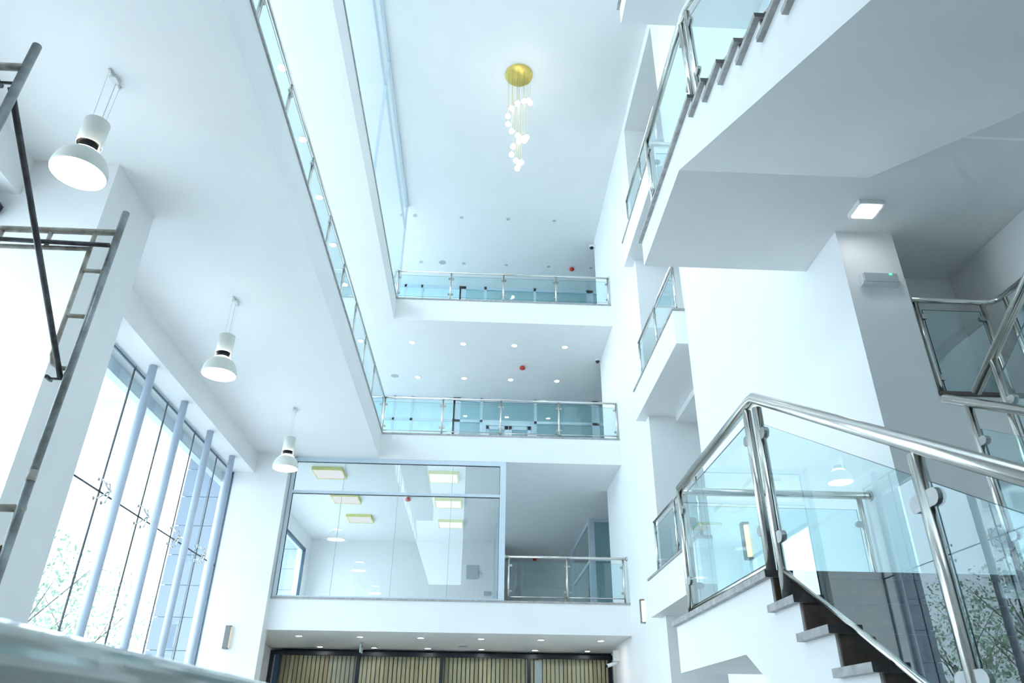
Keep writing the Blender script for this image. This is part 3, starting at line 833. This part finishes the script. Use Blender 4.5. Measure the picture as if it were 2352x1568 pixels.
t = thing('exit_sign', 'green and white exit sign hanging from the ground floor ceiling', 'sign', (-2.86, 19.5, 3.0))
MB().box(-2.875, -2.845, 19.35, 19.72, 3.06, 3.24).build('panel', WHTP, t)
MB().box(-2.88, -2.84, 19.37, 19.70, 3.075, 3.225).build('green_field', GREEN, t)
for xo in (-2.882, -2.838):
    g = MB().ball((xo, 19.61, 3.195), 0.014, 8)
    g.obox((xo, 19.60, 3.155), (0.002, 0, 0), (0, 0.012, 0.004), (0, -0.006, 0.032)).obox((xo, 19.575, 3.11), (0.002, 0, 0), (0, 0.007, 0.003), (0, -0.018, 0.024)).obox((xo, 19.615, 3.11), (0.002, 0, 0), (0, 0.007, -0.003), (0, 0.014, 0.026))
    g.obox((xo, 19.63, 3.165), (0.002, 0, 0), (0, 0.02, -0.012), (0, 0.004, 0.005)).obox((xo, 19.57, 3.16), (0.002, 0, 0), (0, 0.02, 0.010), (0, 0.004, -0.005))
    g.obox((xo, 19.45, 3.15), (0.002, 0, 0), (0, 0.05, 0), (0, 0, 0.008)).obox((xo, 19.41, 3.165), (0.002, 0, 0), (0, 0.02, 0.018), (0, 0.004, -0.006)).obox((xo, 19.41, 3.135), (0.002, 0, 0), (0, 0.02, -0.018), (0, 0.004, 0.006))
    g.build('running_figure_and_arrow', WHTP, t)
MB().tube((-2.86, 19.45, 3.24), (-2.86, 19.45, 3.3), 0.008, 8).tube((-2.86, 19.62, 3.24), (-2.86, 19.62, 3.3), 0.008, 8).build('hanger', GREYP, t)
t = thing('wall_speaker', 'black wall speaker cut by the left edge below the beam', 'speaker', (-5.7, 6.7, 6.4))
MB().prism([(-5.95, 6.62), (-5.64, 6.66), (-5.575, 6.58), (-5.60, 6.46), (-5.95, 6.30)], 1, 6.55, 6.78).build('cabinet', BLKP, t)
MB().prism([(-5.93, 6.60), (-5.65, 6.64), (-5.60, 6.575), (-5.625, 6.475), (-5.93, 6.33)], 1, 6.54, 6.55).build('grille', GREYP, t)

# ------------------------------------------------------------------ scaffold
sf = thing('scaffold', 'paint-splashed galvanised steel scaffold tower at the left edge', 'scaffold', (-3.0, 3.3, 0))
XN = -2.42
for (y, lean, ztop) in ((2.70, 0.0, 4.50), (3.90, 0.0, 4.35)):
    for xx in (XN, XN - 1.22):
        MB().tube((xx - 0.03, y, 0.0), (xx - 0.02, y, 2.54), 0.024, 16).build('standard', GALV, sf)
        MB().tube((xx - 0.02, y, 2.56), (xx + 0.01, y, ztop), 0.023, 16).build('standard', GALV, sf)
        MB().tube((xx - 0.02, y, 2.52), (xx - 0.02, y, 2.58), 0.0255, 16).build('joint_ring', GALVW, sf)
    zt = ztop - 0.165
    for zq in (zt, 2.37):
        MB().tube((XN, y, zq), (XN - 1.22, y, zq), 0.021, 14).build('top_bar', GALVW, sf)
    zl = zt - 0.135
    MB().tube((XN - 0.14, y, zl), (XN - 1.08, y, zl), 0.015, 12).build('inner_bar', GALVW, sf)
    for xx, sg in ((XN - 0.14, 1), (XN - 1.08, -1)):
        MB().poly([(xx, y, zt), (xx, y, zt - 0.9), (xx + 0.02 * sg, y, zt - 0.96), (xx + 0.07 * sg, y, zt - 0.985), (xx + 0.14 * sg, y, zt - 0.99)], 0.0145, 10).build('inner_leg', GALVW, sf)
        for dz in (0.30, 0.63):
            MB().tube((xx, y, zt - dz), (xx + 0.13 * sg, y, zt - dz - 0.005), 0.014, 10).build('rung', GALVW, sf)
    for xx in (XN - 0.42, XN - 0.73):
        MB().tube((xx, y, zt), (xx, y, zl), 0.014, 10).build('spacer', GALVW, sf)
# cross braces
MB().tube((XN - 0.02, 2.70, 4.19), (XN - 0.05, 3.90, 3.14), 0.0165, 12).build('brace', GALVD, sf)
MB().tube((XN - 0.005, 3.865, 4.06), (XN - 1.2, 3.86, 4.09), 0.015, 12).build('brace', GALVD, sf)
MB().tube((XN - 1.24, 2.70, 4.15), (XN - 1.24, 3.90, 3.14), 0.0165, 12).build('brace', GALVD, sf)
for p in ((XN - 0.03, 2.70, 4.22), (XN - 0.05, 3.90, 3.13)):
    p = Vector(p)
    MB().tube(p + Vector((-0.05, 0, 0)), p + Vector((0.03, 0, 0)), 0.008, 8).box(p.x - 0.07, p.x - 0.055, p.y - 0.03, p.y + 0.03, p.z - 0.008, p.z + 0.012).build('wing_nut', GALVD, sf)
p = Vector((XN - 0.1, 3.9, 2.13))
MB().tube(p + Vector((-0.08, 0, -0.03)), p + Vector((0.06, 0, 0.03)), 0.02, 10).box(p.x - 0.03, p.x + 0.02, p.y - 0.03, p.y + 0.03, p.z - 0.02, p.z + 0.03).build('coupler', pbr('rusty_steel', (0.22, 0.12, 0.06), 0.7, 0.3, var=0.5, scale=25), sf)

# ------------------------------------------------------------------ out-of-focus counter in the near left corner
ct = thing('counter', 'blurred polished pale green counter edge in the bottom left corner', 'counter', (-0.6, 1.7, 0))
prof = []
xc, zc, rr = -0.53, 1.417, 0.038
for k in range(13):
    a_ = -math.pi / 2 + math.pi * k / 12
    prof.append((xc + rr * math.cos(a_), zc + rr * math.sin(a_)))
prof += [(-0.66, zc + rr), (-0.68, zc + rr - 0.01), (-0.68, zc - rr + 0.01), (-0.66, zc - rr)]
MB().prism(prof, 1, 0.25, 3.2).build('counter_top', COUNTER, ct)
MB().box(-0.61, -0.57, 0.35, 3.1, 0, zc - rr).build('counter_front', WHTP, ct)
MB().box(-0.63, -0.55, 0.33, 3.12, 0, 0.1).build('plinth', STEEL, ct)

# ------------------------------------------------------------------ outside the window
wg = thing('clad_wing', 'grey panelled wing of the building outside the tall window', 'building', (-6.8, 18.2, 0))
MB().box(-7.40, -6.25, 18.04, 18.5, 0, 12).build('core', CLADJ, wg)
zz = [0.0, 0.75, 1.47, 2.19, 2.91, 3.62, 4.33, 5.03, 5.73, 6.45, 7.15, 7.85, 8.6, 9.3, 10, 10.7, 11.4, 12]
for i in range(len(zz) - 1):
    for x0, x1 in ((-7.47, -6.86), (-6.85, -6.25)):
        MB().box(x0, x1, 18.0, 18.04, zz[i] + 0.008, zz[i + 1] - 0.008).build('cladding_panel', CLAD, wg)
wf = thing('clad_fin', 'grey panelled fin wall outside the window of the first floor room', 'building', (-6.9, 28, 0))
MB().box(-7.5, -6.25, 27.04, 27.5, 0, 12).build('core', CLADJ, wf)
for i in range(len(zz) - 1):
    MB().box(-7.55, -6.25, 27.0, 27.04, zz[i] + 0.008, zz[i + 1] - 0.008).build('cladding_panel', CLAD, wf)
cn = thing('canopy', 'pale canopy with cross beams outside the tall window', 'canopy', (-9, 11, 7))
MB().box(-12.5, -6.2, 4, 18.0, 7.6, 7.9).build('slab', WHTP, cn)
for y in (6, 9, 12, 15):
    MB().box(-12.5, -6.2, y - 0.12, y + 0.12, 7.3, 7.6).build('beam', WHTP, cn)
MB().box(-6.35, -6.2, 4, 18.0, 6.55, 7.6).build('header', ALU, cn)

ap = thing('apartment_block', 'white apartment block with rows of windows beyond the trees', 'building', (-55, 62, 0))
MB().box(-75, -35, 55, 70, -0.22, 34).build('wall', APT, ap)
for fl in range(10):
    for cidx in range(10):
        x = -73.2 + 3.9 * cidx
        z = 2.0 + 3.1 * fl
        wdw = MB().box(x, x + 1.5, 54.93, 55.0, z, z + 1.4).build('window', APTW, ap)
        MB().box(x - 0.15, x + 1.65, 54.7, 55.0, z - 0.2, z - 0.08).build('sill', APT, wdw)
MB().box(-75.3, -34.7, 54.6, 70.2, 34, 34.6).build('parapet', APT, ap)


def tree(x, y, h, r, n, label, seed):
    rnd = random.Random(seed)
    t = thing('tree', label, 'tree', (x, y, -0.22), 'street trees outside the window')
    b = MB().tube((x, y, -0.22), (x + 0.1, y, h * 0.55), 0.09, 10, 0.05)
    for k in range(9):
        a = k * 2.4
        b.tube((x + 0.08, y, h * (0.28 + 0.03 * k)), (x + r * 0.8 * math.cos(a), y + r * 0.8 * math.sin(a), h * (0.6 + 0.03 * k)), 0.03, 6, 0.008)
    b.build('trunk', BARK, t)
    vs = []; fs = []
    for i in range(n):
        while True:
            q = Vector((rnd.uniform(-1, 1), rnd.uniform(-1, 1), rnd.uniform(-1, 1)))
            if 0.25 < q.length < 1: break
        c = Vector((x + q.x * r, y + q.y * r, h * 0.66 + q.z * h * 0.34))
        d1 = Vector((rnd.gauss(0, 1), rnd.gauss(0, 1), rnd.gauss(0, 1))).normalized() * rnd.uniform(0.045, 0.09)
        d2 = d1.orthogonal().normalized() * d1.length * 0.55
        o = len(vs)
        vs += [c - d1, c + d2, c + d1, c - d2]
        fs.append((o, o + 1, o + 2, o + 3))
    MB()._add(vs, fs).build('foliage', LEAF, t)['kind'] = 'stuff'


tree(-12.5, 21, 6.4, 2.1, 1500, 'slender young street tree outside the tall window, nearest the pier', 1)
tree(-13.5, 27, 6.6, 2.3, 1600, 'slender young street tree outside the tall window, second from the pier', 2)
tree(-12.3, 33, 7.0, 2.3, 1600, 'slender young street tree outside the tall window, nearest the grey wing', 3)
tree(-30, 50, 11, 2.6, 1500, 'tall tree standing before the apartment block', 4)
for o in bpy.data.objects:
    if '_o' in o.keys(): del o['_o']
